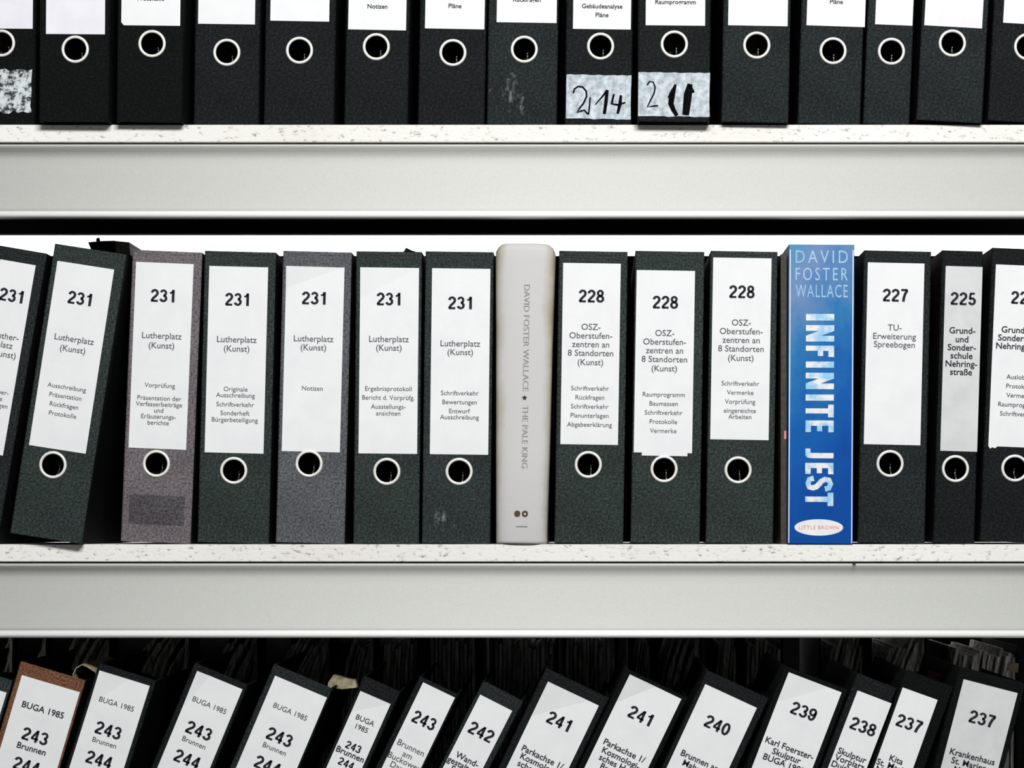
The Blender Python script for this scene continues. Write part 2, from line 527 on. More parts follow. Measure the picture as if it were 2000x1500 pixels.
def binder(label, group, shelf, ang, w, mat, lab, ring, texts, tl=None, piv=None, yoff=0.004, height=572, fold=None,
           lab_mat='paper', sheets='sheets', cut=None, name='ring_binder', lever=0, numw=49, numh=24.5, sheet_fill=0.75):
    """ang degrees clockwise; tl = photo px of the spine's top left corner or piv = px x of its bottom right corner;
    lab = (dx, dtop, w, h) of the label in px from the spine's top left, along the spine; ring = (du, dv) px in the same frame."""
    th = math.radians(ang)
    s = (D + yoff) / D / K
    sh = VY - (VY - shelf) / (s * K)       # where that shelf height shows at this depth
    if tl:
        L = ((sh - tl[1]) - w * math.sin(th)) / math.cos(th)
        px = tl[0] + w * math.cos(th) - L * math.sin(th)
    else:
        L = height
        px = piv
    root = bpy.data.objects.new(name, None)
    COL.objects.link(root)
    zs = Z(shelf)
    root.location = (CX + (px - VX) * s, yoff, zs + 0.0003)
    root.rotation_euler = (0, th, 0)
    tag(root, label, 'binder', group)
    W, LL = w * s, L * s
    W = min(W, W)
    # cover: spine board with finger hole, two side boards
    bm = bmesh.new()
    ru, rv = (-w + ring[0]) * s, (L - ring[1]) * s
    spine_with_hole(bm, W, LL, ru, rv, 0.0125)
    link('spine', bm, mat, root)
    for (a, c2) in ((-W + 0.0001, -W + 0.0022), (-0.0022, -0.0001)):
        bm = bmesh.new()
        box(bm, a, c2, 0.0029, DEPTH, 0.0003, LL - 0.0003)
        link('side_board', bm, M['side'], root)  # blackened boards, the shade of the gaps put into their colour
    # label
    lu0, lv1 = (-w + lab[0]) * s, (L - lab[1]) * s
    lw, lh = lab[2] * s, lab[3] * s
    lv0 = lv1 - lh
    surf = None
    bm = bmesh.new()
    yf = -0.0006
    if fold:  # raised corner stands in for grey glare on the label pocket
        fa, fb, lift = fold        # share of the width, px down the left edge, lift of the corner in m
        a = (lu0, lv1); q = (lu0 + lw * fa, lv1); r = (lu0, lv1 - fb * s)
        A = Vector((q[0] - r[0], q[1] - r[1])); nrm = Vector((-A.y, A.x)).normalized()
        hmax = (Vector(a) - Vector(r)).dot(nrm)

        def surf(u, v):
            d = (Vector((u, v)) - Vector(r)).dot(nrm)
            return -lift * max(0.0, d / hmax)
        f = [bm.verts.new((p[0], yf - e, p[1])) for p, e in ((a, lift), (q, 0), ((lu0 + lw, lv1), 0), ((lu0 + lw, lv0), 0), ((lu0, lv0), 0), (r, 0))]
        bm.faces.new((f[0], f[1], f[5])); bm.faces.new((f[1], f[2], f[3], f[4], f[5]))
        k = [bm.verts.new((v.co.x, v.co.y + 0.0005, v.co.z)) for v in f]
        bm.faces.new((k[0], k[5], k[1])); bm.faces.new((k[5], k[4], k[3], k[2], k[1]))
        for i in range(6):
            bm.faces.new((f[i], k[i], k[(i + 1) % 6], f[(i + 1) % 6]))
    else:
        pts = [(lu0, lv0), (lu0 + lw, lv0), (lu0 + lw, lv1), (lu0, lv1)]
        if cut:
            pts = cut(lu0, lv0, lu0 + lw, lv1, s)
        plate(bm, pts, yf, 0.0006)
    lo = link('paper_label', bm, M[lab_mat], root)
    # printing on the label
    nb, tb = bmesh.new(), bmesh.new()
    hn = ht = False
    lc = lu0 + lw / 2
    for row in texts:
        tx, d, kind = row[:3]
        du = row[3] * s if len(row) > 3 else 0.0
        cz = lv1 - d * s
        if kind == 'n':
            add_number(nb, tx, lc + du, cz, numh * s, numw * s, y=yf - 0.0003, surf=surf); hn = True
        elif kind == 'm':
            add_number(nb, tx, lc + du, cz, 15 * s, 31 * s, y=yf - 0.0003, surf=surf); hn = True
        elif kind == 'h':
            add_text(tb, tx, lc + du, cz, 12.0 * s, None, 0.004, y=yf - 0.0003, surf=surf, maxw=lw * 1.0); ht = True
        elif kind in 'tg':
            add_text(tb, tx, lc + du, cz, (8.6 if kind == 't' else 10.2) * s, None, 0.018 if kind == 't' else 0.006, y=yf - 0.0003, surf=surf, maxw=lw * 1.0); ht = True
        elif kind == 'b':
            add_text(tb, tx, lc + du, cz, 12.2 * s, None, 0.016, y=yf - 0.0003, surf=surf, maxw=lw * 1.0); ht = True
        else:
            add_text(tb, tx, lc + du, cz, 9.0 * s, None, 0.002, y=yf - 0.0003, surf=surf, maxw=lw * 0.95); ht = True
    if hn:
        link('number_print', nb, M['ink'], lo, recalc=False)['kind'] = 'stuff'
    if ht:
        link('text_print', tb, M['ink'] if any(r[2] in 'bt' for r in texts) else M['ink_grey'], lo, recalc=False)['kind'] = 'stuff'
    # white rimmed finger ring
    bm = bmesh.new()
    tube(bm, [(ru + 0.0133 * math.cos(a * math.pi / 20), -0.0002, rv + 0.0133 * math.sin(a * math.pi / 20)) for a in range(40)], 0.00165, 8, True)
    link('finger_ring', bm, M['rim'], root, smooth=True)
    # file contents
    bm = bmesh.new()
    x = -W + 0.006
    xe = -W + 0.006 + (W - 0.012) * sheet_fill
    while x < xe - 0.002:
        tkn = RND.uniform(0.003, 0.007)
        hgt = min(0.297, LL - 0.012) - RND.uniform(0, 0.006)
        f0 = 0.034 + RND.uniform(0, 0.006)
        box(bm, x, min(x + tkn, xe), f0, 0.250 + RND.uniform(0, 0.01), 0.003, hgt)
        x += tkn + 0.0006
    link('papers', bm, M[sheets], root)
    # lever arch seen through the hole
    bm = bmesh.new()
    lx = ru + (0.003 if lever == 0 else lever)
    tube(bm, [(lx, 0.012 + 0.010 * math.sin(a * math.pi / 10), rv - 0.011 + 0.0016 * a) for a in range(8)], 0.0009, 6)
    link('lever', bm, M['metal'], root, smooth=True)
    return root, (W, LL, s, px)


def from_abs(tl, ang, x, y):
    """photo px point -> (du, dv) in the spine's own frame"""
    th = math.radians(ang)
    dx, dy = x - tl[0], y - tl[1]
    return (dx * math.cos(th) + dy * math.sin(th), -dx * math.sin(th) + dy * math.cos(th))


def place(label, group, shelf, ang, w, mat, tl, labtl, labw, labh, ringc, texts, **kw):
    """everything given as photograph pixels; ringc may be None when the ring lies out of the frame"""
    l = from_abs(tl, ang, *labtl)
    r = from_abs(tl, ang, *ringc) if ringc else (w / 2.0, l[1] + labh + 28)
    return binder(label, group, shelf, ang, w, M[mat], (l[0], l[1], labw, labh), r, texts, tl=tl, **kw)


G2 = 'binders on the middle shelf'
S2 = TOPS[1]
L231 = [('231', 66, 'n'), ('Lutherplatz', 145, 'h'), ('(Kunst)', 164, 'h')]
O228 = lambda d: [('228', d, 'n'), ('OSZ-', d + 60, 'h'), ('Oberstufen-', d + 77, 'h'), ('zentren an', d + 94, 'h'), ('8 Standorten', d + 111, 'h'), ('(Kunst)', d + 129, 'h')]


def small(d0, *lines, step=18):
    out, d = [], d0
    for l in lines:
        if isinstance(l, (int, float)):
            d += l
            continue
        out.append((l, d, 's')); d += step
    return out


place('narrow leaning black binder cut off by the left edge, slim label numbered 231', G2, S2, 9.8, 98, 'dark', (-5, 479), (1, 507), 70, 377, None,
      [('231', 66, 'n'), ('Luther-', 146, 'h', 2), ('platz', 163, 'h', 2), ('(Kunst)', 181, 'h', 2)] + small(255, 'Auslober-', 'Texte', 'Unterlagen', 14, 'Listen', 'Daten', step=13), yoff=-0.016, lab_mat='paper')
place('leaning black binder beside the dark gap, label 231 listing four lines', G2, S2, 8.8, 141, 'slate', (107, 476), (112.5, 510), 112, 364, (103.4, 908.5),
      [('231', 66, 'n'), ('Lutherplatz', 146, 'h'), ('(Kunst)', 166, 'h')] + small(241, 'Ausschreibung', 'Präsentation', 'Rückfragen', 'Protokolle'), yoff=-0.016)
r2, i2 = place('faded grey-brown binder with a darker patch below its ring, first upright one from left', G2, S2, 2.35, 136, 'grey', (259, 488), (266, 512), 112.5, 363, (305.5, 906),
      [('231', 64, 'n'), ('Lutherplatz', 142, 'h'), ('(Kunst)', 161, 'h'), ('Vorprüfung', 239, 's'), ('Präsentation der', 264, 's'), ('Verfasserbeiträge', 276, 's'), ('und', 288, 's'), ('Erläuterungs-', 300, 's'), ('berichte', 312, 's')])
place('black binder labelled 231 standing between the two faded grey binders', G2, S2, 1.45, 139, 'slate', (400, 490), (409, 520), 115, 364, (456.5, 919.5),
      [('231', 64, 'n'), ('Lutherplatz', 142, 'h'), ('(Kunst)', 160, 'h'), ('Originale', 239, 's'), ('Ausschreibung', 251, 's'), ('Schriftverkehr', 269, 's'), ('Sonderheft', 286, 's'), ('Bürgerbeteiligung', 299, 's')])
place('steel grey binder labelled 231 with a single small line of text', G2, S2, 1.45, 134, 'steel', (553, 490), (559.5, 520.5), 113.5, 361, (603.7, 906),
      [('231', 61, 'n'), ('Lutherplatz', 140, 'h'), ('(Kunst)', 157, 'h'), ('Notizen', 237, 's')], fold=(0.98, 42, 0.003))
r5, i5 = place('black binder labelled 231 right of the steel grey binder, torn bit on its top edge', G2, S2, 0.6, 128, 'slate', (696, 491), (704, 523), 114.5, 363, (755.5, 921.4),
      [('231', 61, 'n'), ('Lutherplatz', 139, 'h'), ('(Kunst)', 156, 'h')] + small(236, 'Ergebnisprotokoll', 'Bericht d. Vorprüfg.', 'Ausstellungs-', step=17.5) + [('ansichten', 284, 's')], fold=(0.99, 60, 0.002))
place('black binder labelled 231 with pale scuffs, directly left of the pale cloth book', G2, S2, 0.7, 133, 'slate_scuffed', (831, 491), (844, 524.5), 114, 363, (896.7, 921.4),
      [('231', 67, 'n'), ('Lutherplatz', 146, 'h'), ('(Kunst)', 163, 'h')] + small(243, 'Schriftverkehr', 'Bewertungen', 'Entwurf', step=17.5) + [('Ausschreibung', 290, 's')])
place('black binder labelled 228 directly right of the pale cloth book', G2, S2, 0.9, 134, 'slate', (1092, 490), (1100, 514), 112.5, 354, (1149, 908),
      O228(64) + small(244, 'Schriftverkehr', 'Rückfragen', 'Schriftverkehr', 'Planunterlagen', 'Abgabeerklärung', step=17.7))
r8, i8 = place('middle one of the three binders labelled 228, second slip showing under its label', G2, S2, 0.95, 135, 'slate', (1241, 490), (1243.5, 528), 114, 356, (1297, 916.5),
      O228(62) + small(242, 'Raumprogramm', 'Baumassen', 'Schriftverkehr', 'Protokolle', 'Vermerke', step=17.7), cut=lambda a, b, c, d, s: [(a + 16 * s, b - 6 * s), (c - 9 * s, b - 6 * s), (c - 9 * s, b), (c, b), (c, d), (a, d), (a, b), (a + 16 * s, b)])
place('rightmost binder labelled 228, its label set higher than its neighbours', G2, S2, 0.95, 131, 'slate', (1388, 490), (1393, 503.5), 114, 355, (1441.5, 918.5),
      O228(66) + small(245, 'Schriftverkehr', 'Vermerke', 'Vorprüfung', step=17.7) + [('eingereichte', 298, 's'), ('Arbeiten', 310, 's')])
place('black binder labelled 227 directly right of the blue paperback', G2, S2, 1.3, 131, 'dark', (1688, 489), (1695, 513), 110.5, 355, (1738.3, 906),
      [('227', 63, 'n'), ('TU-', 126, 'h'), ('Erweiterung', 143, 'h'), ('Spreebogen', 159, 'h')])
place('narrow black binder with a grey label numbered 225', G2, S2, 1.7, 80, 'black', (1840, 489), (1847, 520), 72, 361, (1866, 916),
      [('225', 63, 'n'), ('Grund-', 125, 'b'), ('und', 142, 'b'), ('Sonder-', 158, 'b'), ('schule', 174, 'b'), ('Nehring-', 190, 'b'), ('straße', 206, 'b')], lab_mat='paper_grey')
place('wide black binder cut off by the right picture edge on the middle shelf', G2, S2, 2.4, 138, 'black', (1938, 484), (1945, 517), 114, 355, (1982, 915),
      [('225', 63, 'n'), ('Grund- und', 126, 'b'), ('Sonderschule', 142, 'b'), ('Nehringstraße', 158, 'b')] + small(218, 'Auslobung', 'Protokolle', 'Vermerke', 'Raumprogramm', 'Schriftverkehr'),
      cut=lambda a, b, c, d, s: [(a, b), (a + 4 * s, b - 5 * s), (a + 8 * s, b - 2 * s), (a + 13 * s, b - 4 * s), (a + 18 * s, b), (c, b), (c, d), (a, d)])

# darker rectangle left by an old label on the grey binder
W, LL, s, px = i2
bm = bmesh.new()
plate(bm, [(-W + 14 * s, 35 * s), (-14 * s, 35 * s), (-14 * s, 92 * s), (-W + 14 * s, 92 * s)], -0.0003, 0.0003)
link('old_label_patch', bm, M['faded_patch'], r2)
# torn flap on the top edge
W, LL, s, px = i5
bm = bmesh.new()
plate(bm, [(-W + 92 * s, LL - 0.0002), (-W + 118 * s, LL - 0.0002), (-W + 107 * s, LL + 3 * s), (-W + 97 * s, LL + 8 * s)], 0.0004, 0.0012)
link('torn_flap', bm, M['side'], r5)

# ---- upper shelf
G1 = 'binders on the upper shelf'
S1 = TOPS[0]


def upper(label, ang, xl, xr, mat, lx0, lx1, lby, ringc, texts=(), **kw):
    """xl, xr = spine edges where it meets the board; label given by its bottom edge"""
    th = math.radians(ang)
    w = (xr - xl)
    L = 572
    tl = (xl + L * math.sin(th), S1 - w * math.sin(th) - L * math.cos(th))
    labh = 363
    mid = (lx0, lby)
    l = from_abs(tl, ang, *mid)
    r = from_abs(tl, ang, *ringc)
    rows = [(t[0], labh - (lby - t[1]), 't' if len(t) < 3 else t[2]) for t in texts]
    return binder(label, G1, S1, ang, w, M[mat], (l[0], l[1] - labh, lx1 - lx0, labh), r, rows, tl=tl, **kw)


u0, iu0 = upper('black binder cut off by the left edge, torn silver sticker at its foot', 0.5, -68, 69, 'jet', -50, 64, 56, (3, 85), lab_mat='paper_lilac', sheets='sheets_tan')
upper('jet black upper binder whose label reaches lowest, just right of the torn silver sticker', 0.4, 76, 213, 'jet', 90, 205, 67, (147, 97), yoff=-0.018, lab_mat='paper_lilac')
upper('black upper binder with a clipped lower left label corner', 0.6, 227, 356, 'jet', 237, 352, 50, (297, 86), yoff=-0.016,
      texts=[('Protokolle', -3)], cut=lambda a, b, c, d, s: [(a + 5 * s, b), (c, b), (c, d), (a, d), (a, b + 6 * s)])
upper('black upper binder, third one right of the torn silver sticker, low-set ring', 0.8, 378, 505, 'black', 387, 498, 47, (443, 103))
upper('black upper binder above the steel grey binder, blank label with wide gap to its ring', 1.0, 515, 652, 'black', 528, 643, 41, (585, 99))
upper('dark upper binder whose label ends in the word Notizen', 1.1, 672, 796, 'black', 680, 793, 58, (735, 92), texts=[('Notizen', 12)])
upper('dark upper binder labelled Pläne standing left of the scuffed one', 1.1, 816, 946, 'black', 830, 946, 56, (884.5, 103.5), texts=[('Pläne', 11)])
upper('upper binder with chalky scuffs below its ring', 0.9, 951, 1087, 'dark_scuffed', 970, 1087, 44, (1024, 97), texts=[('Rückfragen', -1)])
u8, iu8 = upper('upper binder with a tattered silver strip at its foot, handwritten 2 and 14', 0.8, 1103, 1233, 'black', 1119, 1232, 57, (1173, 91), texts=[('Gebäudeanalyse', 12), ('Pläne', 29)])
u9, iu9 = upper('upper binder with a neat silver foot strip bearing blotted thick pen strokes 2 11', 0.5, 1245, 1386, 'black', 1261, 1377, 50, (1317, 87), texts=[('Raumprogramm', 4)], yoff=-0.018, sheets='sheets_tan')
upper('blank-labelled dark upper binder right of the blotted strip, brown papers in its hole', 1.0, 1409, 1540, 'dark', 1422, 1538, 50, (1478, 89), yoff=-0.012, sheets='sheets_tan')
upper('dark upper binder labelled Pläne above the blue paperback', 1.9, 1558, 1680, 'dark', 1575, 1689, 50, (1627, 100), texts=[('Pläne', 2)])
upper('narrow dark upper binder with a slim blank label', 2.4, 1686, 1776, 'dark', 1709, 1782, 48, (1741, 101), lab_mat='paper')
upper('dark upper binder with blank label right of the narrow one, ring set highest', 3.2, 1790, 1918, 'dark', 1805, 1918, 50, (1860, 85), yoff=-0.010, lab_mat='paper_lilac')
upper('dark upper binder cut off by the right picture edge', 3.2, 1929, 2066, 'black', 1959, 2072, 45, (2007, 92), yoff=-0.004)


def strip(root, info, x0, x1, y0, y1, mat, name='sticker', jag=False):
    """a strip stuck to the foot of an upper binder; px in the photograph"""
    W, LL, s, px = info
    a, b = (x0 - px) * s, (x1 - px) * s
    sh = VY - (VY - S1) / (s * K)
    z0, z1 = (sh - y1) * s, (sh - y0) * s
    bm = bmesh.new()
    n = 14
    rr = random.Random(3 if jag else 5)
    amp = 4.0 if jag else 1.0
    pts = [(a + (b - a) * i / n, z0 + rr.uniform(-amp, amp) * s) for i in range(n + 1)]
    pts += [(b + rr.uniform(-amp, 0) * s, z0 + (z1 - z0) * i / 6) for i in range(1, 6)]
    pts += [(b - (b - a) * i / n, z1 + rr.uniform(-amp, amp) * 0.7 * s) for i in range(n + 1)]
    plate(bm, pts, -0.0004, 0.0004)
    o = link(name, bm, M[mat], root)
    return o, s, px


strip(u0, iu0, -62, 62, 137, 221, 'torn', jag=True)


def pen(bm, pts, s, px, wid, y=-0.0007):
    """flat pen stroke through photo px points (x, y, optional width)"""
    sh = VY - (VY - S1) / (s * K)
    q = [((p[0] - px) * s, (sh - p[1]) * s, (p[2] if len(p) > 2 else wid) * s / 2) for p in pts]
    L, R = [], []
    for i, p in enumerate(q):
        a, c = q[max(0, i - 1)], q[min(len(q) - 1, i + 1)]
        t = Vector((c[0] - a[0], c[1] - a[1])).normalized()
        nx, nz = -t.y * p[2], t.x * p[2]
        L.append(bm.verts.new((p[0] + nx, y, p[1] + nz))); R.append(bm.verts.new((p[0] - nx, y, p[1] - nz)))
    for i in range(len(q) - 1):
        bm.faces.new((L[i], L[i + 1], R[i + 1], R[i]))


o, s, px = strip(u8, iu8, 1105, 1232, 148, 234, 'tape')
bm = bmesh.new()
pen(bm, [(1119, 184), (1121, 176), (1128, 171), (1137, 172), (1144, 180), (1145, 190), (1139, 204), (1131, 214), (1127, 222), (1134, 219), (1141, 217), (1148, 225)], s, px, 3.4)
pen(bm, [(1152, 192), (1151, 208), (1149, 226)], s, px, 3)
pen(bm, [(1162, 206, 2), (1174, 192, 3), (1185, 178, 5)], s, px, 3)
pen(bm, [(1185, 177, 6), (1183, 200, 7), (1180, 224, 6)], s, px, 6, -0.0008)
pen(bm, [(1198, 185, 4), (1194, 204, 5), (1206, 206, 4), (1221, 201, 3)], s, px, 4)
pen(bm, [(1212, 187, 5), (1210, 206, 7), (1206, 223, 5)], s, px, 5, -0.0008)
link('handwriting', bm, M['pen'], o, recalc=False)
o, s, px = strip(u9, iu9, 1246, 1386, 143, 229, 'tape')
bm = bmesh.new()
pen(bm, [(1263, 168), (1268, 161), (1275, 162), (1279, 172), (1277, 184), (1270, 198), (1264, 211), (1274, 209), (1285, 208)], s, px, 3)
pen(bm, [(1304, 192, 2), (1312, 180, 4), (1319, 167, 3)], s, px, 3)
pen(bm, [(1319, 166, 4), (1312, 186, 12), (1310, 204, 11), (1315, 216, 9), (1322, 227, 7)], s, px, 8, -0.0008)
pen(bm, [(1347, 165, 10), (1343, 186, 16), (1341, 206, 15), (1339, 226, 13)], s, px, 13)
pen(bm, [(1338, 180, 3), (1349, 170, 8), (1354, 182, 5)], s, px, 5, -0.0008)
link('handwriting', bm, M['pen'], o, recalc=False)

# ---- lower shelf
G3 = 'leaning binders on the lower shelf'
S3 = TOPS[2]
BG = [('BUGA 1985', 53, 'g'), ('243', 107, 'n'), ('Brunnen', 132, 'g'), ('244', 167, 'n')]


def lower(label, ang, w, mat, tl, labtl, labw, texts, **kw):
    kw.setdefault('numw', 51)
    return place(label, G3, S3, ang, w, mat, tl, labtl, labw, 363, None, texts, **kw)


lower('dark sliver of a leaning binder at the left edge beside the brown one', 17, 136, 'slate', (-106, 1290), (-96, 1320), 114, [('243', 107, 'n')])
lower('leaning brown binder with a white label, leftmost number 243', 16.5, 132, 'brown', (40, 1292), (43, 1319), 118, [('BUGA 1985', 53, 'b'), ('243', 107, 'n'), ('Brunnen', 132, 'b'), ('244', 167, 'n')])
lower('leaning black binder numbered 243 directly right of the brown binder', 17.5, 117, 'black', (193, 1295), (195.5, 1309.5), 102, BG, fold=(0.6, 70, 0.003))
lower('leaning black binder numbered 243, second to the right of the brown binder', 22.5, 113, 'black', (380, 1295), (386, 1310.5), 95, BG, fold=(0.28, 80, 0.003))
lower('leaning black binder numbered 243 with worn pale top edge, tan card tab at its right', 23, 124, 'dark', (535, 1297), (537.5, 1320), 110, BG)
lower('narrow leaning black binder with small stacked heading and small 243', 24, 78, 'black', (711, 1320), (704.5, 1349.5), 64, [('BUGA', 49, 'g'), ('1985', 66, 'g'), ('243', 106, 'm'), ('Brunnen', 121, 'b'), ('244', 141, 'm')], fold=(1.0, 45, 0.003))
lower('narrow leaning black binder with 243 printed large, left of number 242', 25.8, 84, 'black', (820, 1321), (826.5, 1333), 69, [('243', 66, 'n'), ('Brunnen', 125, 'h'), ('am', 141, 'h'), ('Buckower', 155, 'h'), ('Damm', 170, 'h')], numw=47)
lower('narrow leaning binder labelled 242, left neighbour of the first 241', 27, 88, 'dark', (944, 1330), (938, 1357), 70, [('242', 64, 'n'), ('Wand-', 124, 'b'), ('gestaltung', 139, 'b'), ('Foyer', 153, 'b')], numw=50)
lower('leaning black binder labelled 241 directly right of number 242', 25.7, 136, 'black', (1067, 1305), (1070.5, 1331), 110, [('241', 61, 'n'), ('Parkachse 1/', 138, 'b'), ('Kosmologi-', 153, 'b'), ('sches Haus', 168, 'b')], fold=(0.8, 75, 0.005))
lower('leaning black binder labelled 241 directly left of number 240', 25.8, 135, 'jet', (1222, 1305), (1230, 1317), 112, [('241', 64, 'n'), ('Parkachse 1/', 139, 'b'), ('Kosmologi-', 155, 'b'), ('sches Haus', 170, 'b'), ('Brunnen', 185, 'b')], fold=(0.5, 62, 0.005))
lower('leaning black binder labelled 240 with a broad dark margin above its label', 24.8, 133, 'black', (1381, 1309), (1377.5, 1336.5), 111, [('240', 63, 'n'), ('Brunnen am', 140, 'b'), ('Mahnmal', 156, 'b')])
lower('leaning wide binder labelled 239 above text of three bold lines', 21, 134, 'jet', (1532, 1300), (1540, 1313), 111, [('239', 61, 'n'), ('Karl Foerster-', 138, 'b'), ('Skulptur', 154, 'b'), ('BUGA 1985', 170, 'b')], fold=(0.75, 62, 0.003))
lower('narrow leaning binder labelled 238 between numbers 239 and 237', 21, 82, 'black', (1675, 1315), (1675, 1349), 71, [('238', 62, 'n'), ('Skulptur', 122, 'b'), ('Vorplatz', 136, 'b'), ('Duisburg', 150, 'b')])
lower('narrow label 237 on a leaning black binder next to number 238', 19.8, 100, 'jet', (1769, 1308), (1763, 1343), 72.5, [('237', 62, 'n'), ('Kita', 137, 'b'), ('St. Marien', 152, 'b'), ('Neukölln', 166, 'b')])
lower('rightmost leaning binder, wide greyish label numbered 237', 14.5, 134, 'jet', (1874, 1302), (1882, 1327), 109, [('237', 66, 'n'), ('Krankenhaus', 142, 'b'), ('St. Marien-', 158, 'b'), ('Münster', 174, 'b')], lab_mat='paper_grey')

# ------------------------------------------------------------------ rear row on the lower shelf: open fore-edges face the camera
RY = 0.345                     # their near side


def rear_binder(x0, x1, top, shear, seed, label):
    s = (D + RY) / D / K
    root = bpy.data.objects.new('ring_binder', None)
    COL.objects.link(root)
    zs = Z(S3) + 0.0003
    root.location = (CX + ((x0 + x1) / 2 - VX) * s, RY, zs)
    tag(root, label, 'binder', 'open binders in the rear row behind the lower shelf')
    W = (x1 - x0) * s
    H = ZE + (VY - top) * s - zs
    bm = bmesh.new()
    for (a, b2) in ((-W / 2, -W / 2 + 0.0024), (W / 2 - 0.0024, W / 2)):
        box(bm, a, b2, 0.004, 0.275, 0, H)
    box(bm, -W / 2 + 0.0024, W / 2 - 0.0024, 0.272, 0.275, 0, H)
    link('cover', bm, M['side'], root)
    rr = random.Random(seed)
    bm = bmesh.new()
    n = max(6, int(W / 0.0055))
    for i in range(n):
        a = -W / 2 + 0.004 + (W - 0.008) * i / n
        t = (W - 0.008) / n * rr.uniform(0.55, 0.92)
        hh = H - rr.uniform(0.002, 0.018)
        yy = rr.uniform(0.0, 0.014)
        levels = (0.0, hh - 0.085, hh - 0.055, hh - 0.028, hh)
        prev = None
        for k, z in enumerate(levels):
            q = max(0.0, (z - (hh - 0.085)) / 0.085)
            dx = shear * q * q * 0.028 + rr.uniform(-0.0005, 0.0005)
            dx = min(dx, W / 2 - 0.003 - (a + t)) if shear > 0 else max(dx, -W / 2 + 0.003 - a)
            y1 = yy + 0.008 * q * rr.random()
            ring = [bm.verts.new(p) for p in ((a + dx, y1, z), (a + t + dx, y1, z), (a + t + dx, 0.25, z), (a + dx, 0.25, z))]
            if prev:
                for j in range(4):
                    bm.faces.new((prev[j], prev[(j + 1) % 4], ring[(j + 1) % 4], ring[j]))
            else:
                bm.faces.new(ring[::-1])
            prev = ring
        bm.faces.new(prev)
    link('papers', bm, M['rear_sheets'], root)


rear = [(-35, 27, 1232, 0.9, 'above the sliver at the left edge'), (34, 92, 1236, 1.0, 'above the brown binder'), (99, 216, 1236, 0.9, 'above the gap right of the brown binder'),
        (227, 372, 1232, 1.1, 'above the first black binder numbered 243'), (386, 506, 1234, 1.1, 'left of the binder with worn pale top edge'), (516, 648, 1234, 1.0, 'above the tan card tab'),
        (660, 732, 1238, 0.5, 'above the narrow binder with small heading'), (738, 818, 1240, 0.1, 'left of the large narrow 243'), (834, 936, 1238, 0.0, 'between the large narrow 243 and 242'),
        (960, 1088, 1240, 0.0, 'above the small gap between 242 and 241'), (1099, 1208, 1241, 0.0, 'above the left one labelled 241'), (1231, 1274, 1243, 0.3, 'narrow, above the second 241'), (1281, 1372, 1240, 0.6, 'wide one between 241 and 240'),
        (1390, 1442, 1242, 0.2, 'narrow, above number 240'), (1452, 1530, 1241, 0.1, 'left of number 239'), (1600, 1692, 1240, 0.5, 'between 239 and 238'), (1700, 1812, 1240, 0.8, 'above number 238'), (1850, 1990, 1262, 0.3, 'lower topped, above the rightmost 237')]
for i, (a, b_, t_, sh, wh) in enumerate(rear):
    rear_binder(a, b_, t_, sh, 20 + i, 'open binder in the dark rear row, ' + wh)

# ------------------------------------------------------------------ books on the middle shelf
def book_root(name, label, px_right, ang, yoff):
    s = (D + yoff) / D / K
    r = bpy.data.objects.new(name, None)
    COL.objects.link(r)
    r.location = (CX + (px_right - VX) * s, yoff, Z(S2) + 0.0003)
    r.rotation_euler = (0, math.radians(ang), 0)
    tag(r, label, 'book', 'books among the binders')
    return r, s


# pale cloth hardcover with a rounded spine
root, s = book_root('hardcover_book', 'tall pale grey cloth hardcover with faint sideways lettering among the black binders', 1074.5, 0.8, -0.006)
W = 113 * s
H = 588 * s
bm = bmesh.new()
prof = []
for k in range(17):
    a = math.pi * k / 16
    cu = -W / 2 - (W / 2) * math.cos(a)
    prof.append((cu, 0.0 + 0.013 * (1 - math.sin(a)) ** 1.5))
lev = [(0.0, 0.86, 0.001), (0.003, 0.885, 0.0), (0.10, 0.935, 0.0), (0.22, 0.985, 0.0), (H - 0.018, 1.04, 0.0), (H - 0.009, 1.03, 0.0005), (H - 0.004, 0.95, 0.0015), (H - 0.001, 0.85, 0.004), (H, 0.80, 0.007)]
outer = []
for (z, kx, dy) in lev:
    row = [(-W / 2 + (u + W / 2) * kx, y + dy, z) for (u, y) in prof]
    kk = min(kx, 1.0)
    row = [(-W / 2 + (-W / 2) * kx, 0.165, z)] + row + [(-W / 2 + (W / 2) * kx, 0.165, z)]
    outer.append([bm.verts.new(p) for p in row])
for i in range(len(outer) - 1):
    for j in range(len(outer[0]) - 1):
        bm.faces.new((outer[i][j], outer[i][j + 1], outer[i + 1][j + 1], outer[i + 1][j]))
    bm.faces.new((outer[i][-1], outer[i][0], outer[i + 1][0], outer[i + 1][-1]))
bm.faces.new(outer[0][::-1]); bm.faces.new(outer[-1])
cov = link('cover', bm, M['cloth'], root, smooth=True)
for p in cov.data.polygons:
    if abs(p.normal.z) > 0.8 or len(p.vertices) > 4:
        p.use_smooth = False
bm = bmesh.new()
box(bm, -W * 0.93, -W * 0.07, 0.02, 0.168, 0.004, H - 0.004)
link('page_block', bm, M['pages'], root)
cx = (1027 - 1079) * s
bm = bmesh.new()
vz = lambda py: (S2 - py) * s
add_text(bm, 'DAVID FOSTER WALLACE', cx, vz((557 + 765) / 2), 11.5 * s, 208 * s, -0.004, y=-0.0007, rot=True)
add_text(bm, 'THE PALE KING', cx, vz((793 + 915) / 2), 11.5 * s, 122 * s, -0.004, y=-0.0007, rot=True)
box(bm, (1012 - 1079) * s, (1034 - 1079) * s, -0.0008, -0.0004, vz(1030), vz(1028.3))
link('title_print', bm, M['ink_pale'], root, recalc=False)
bm = bmesh.new()
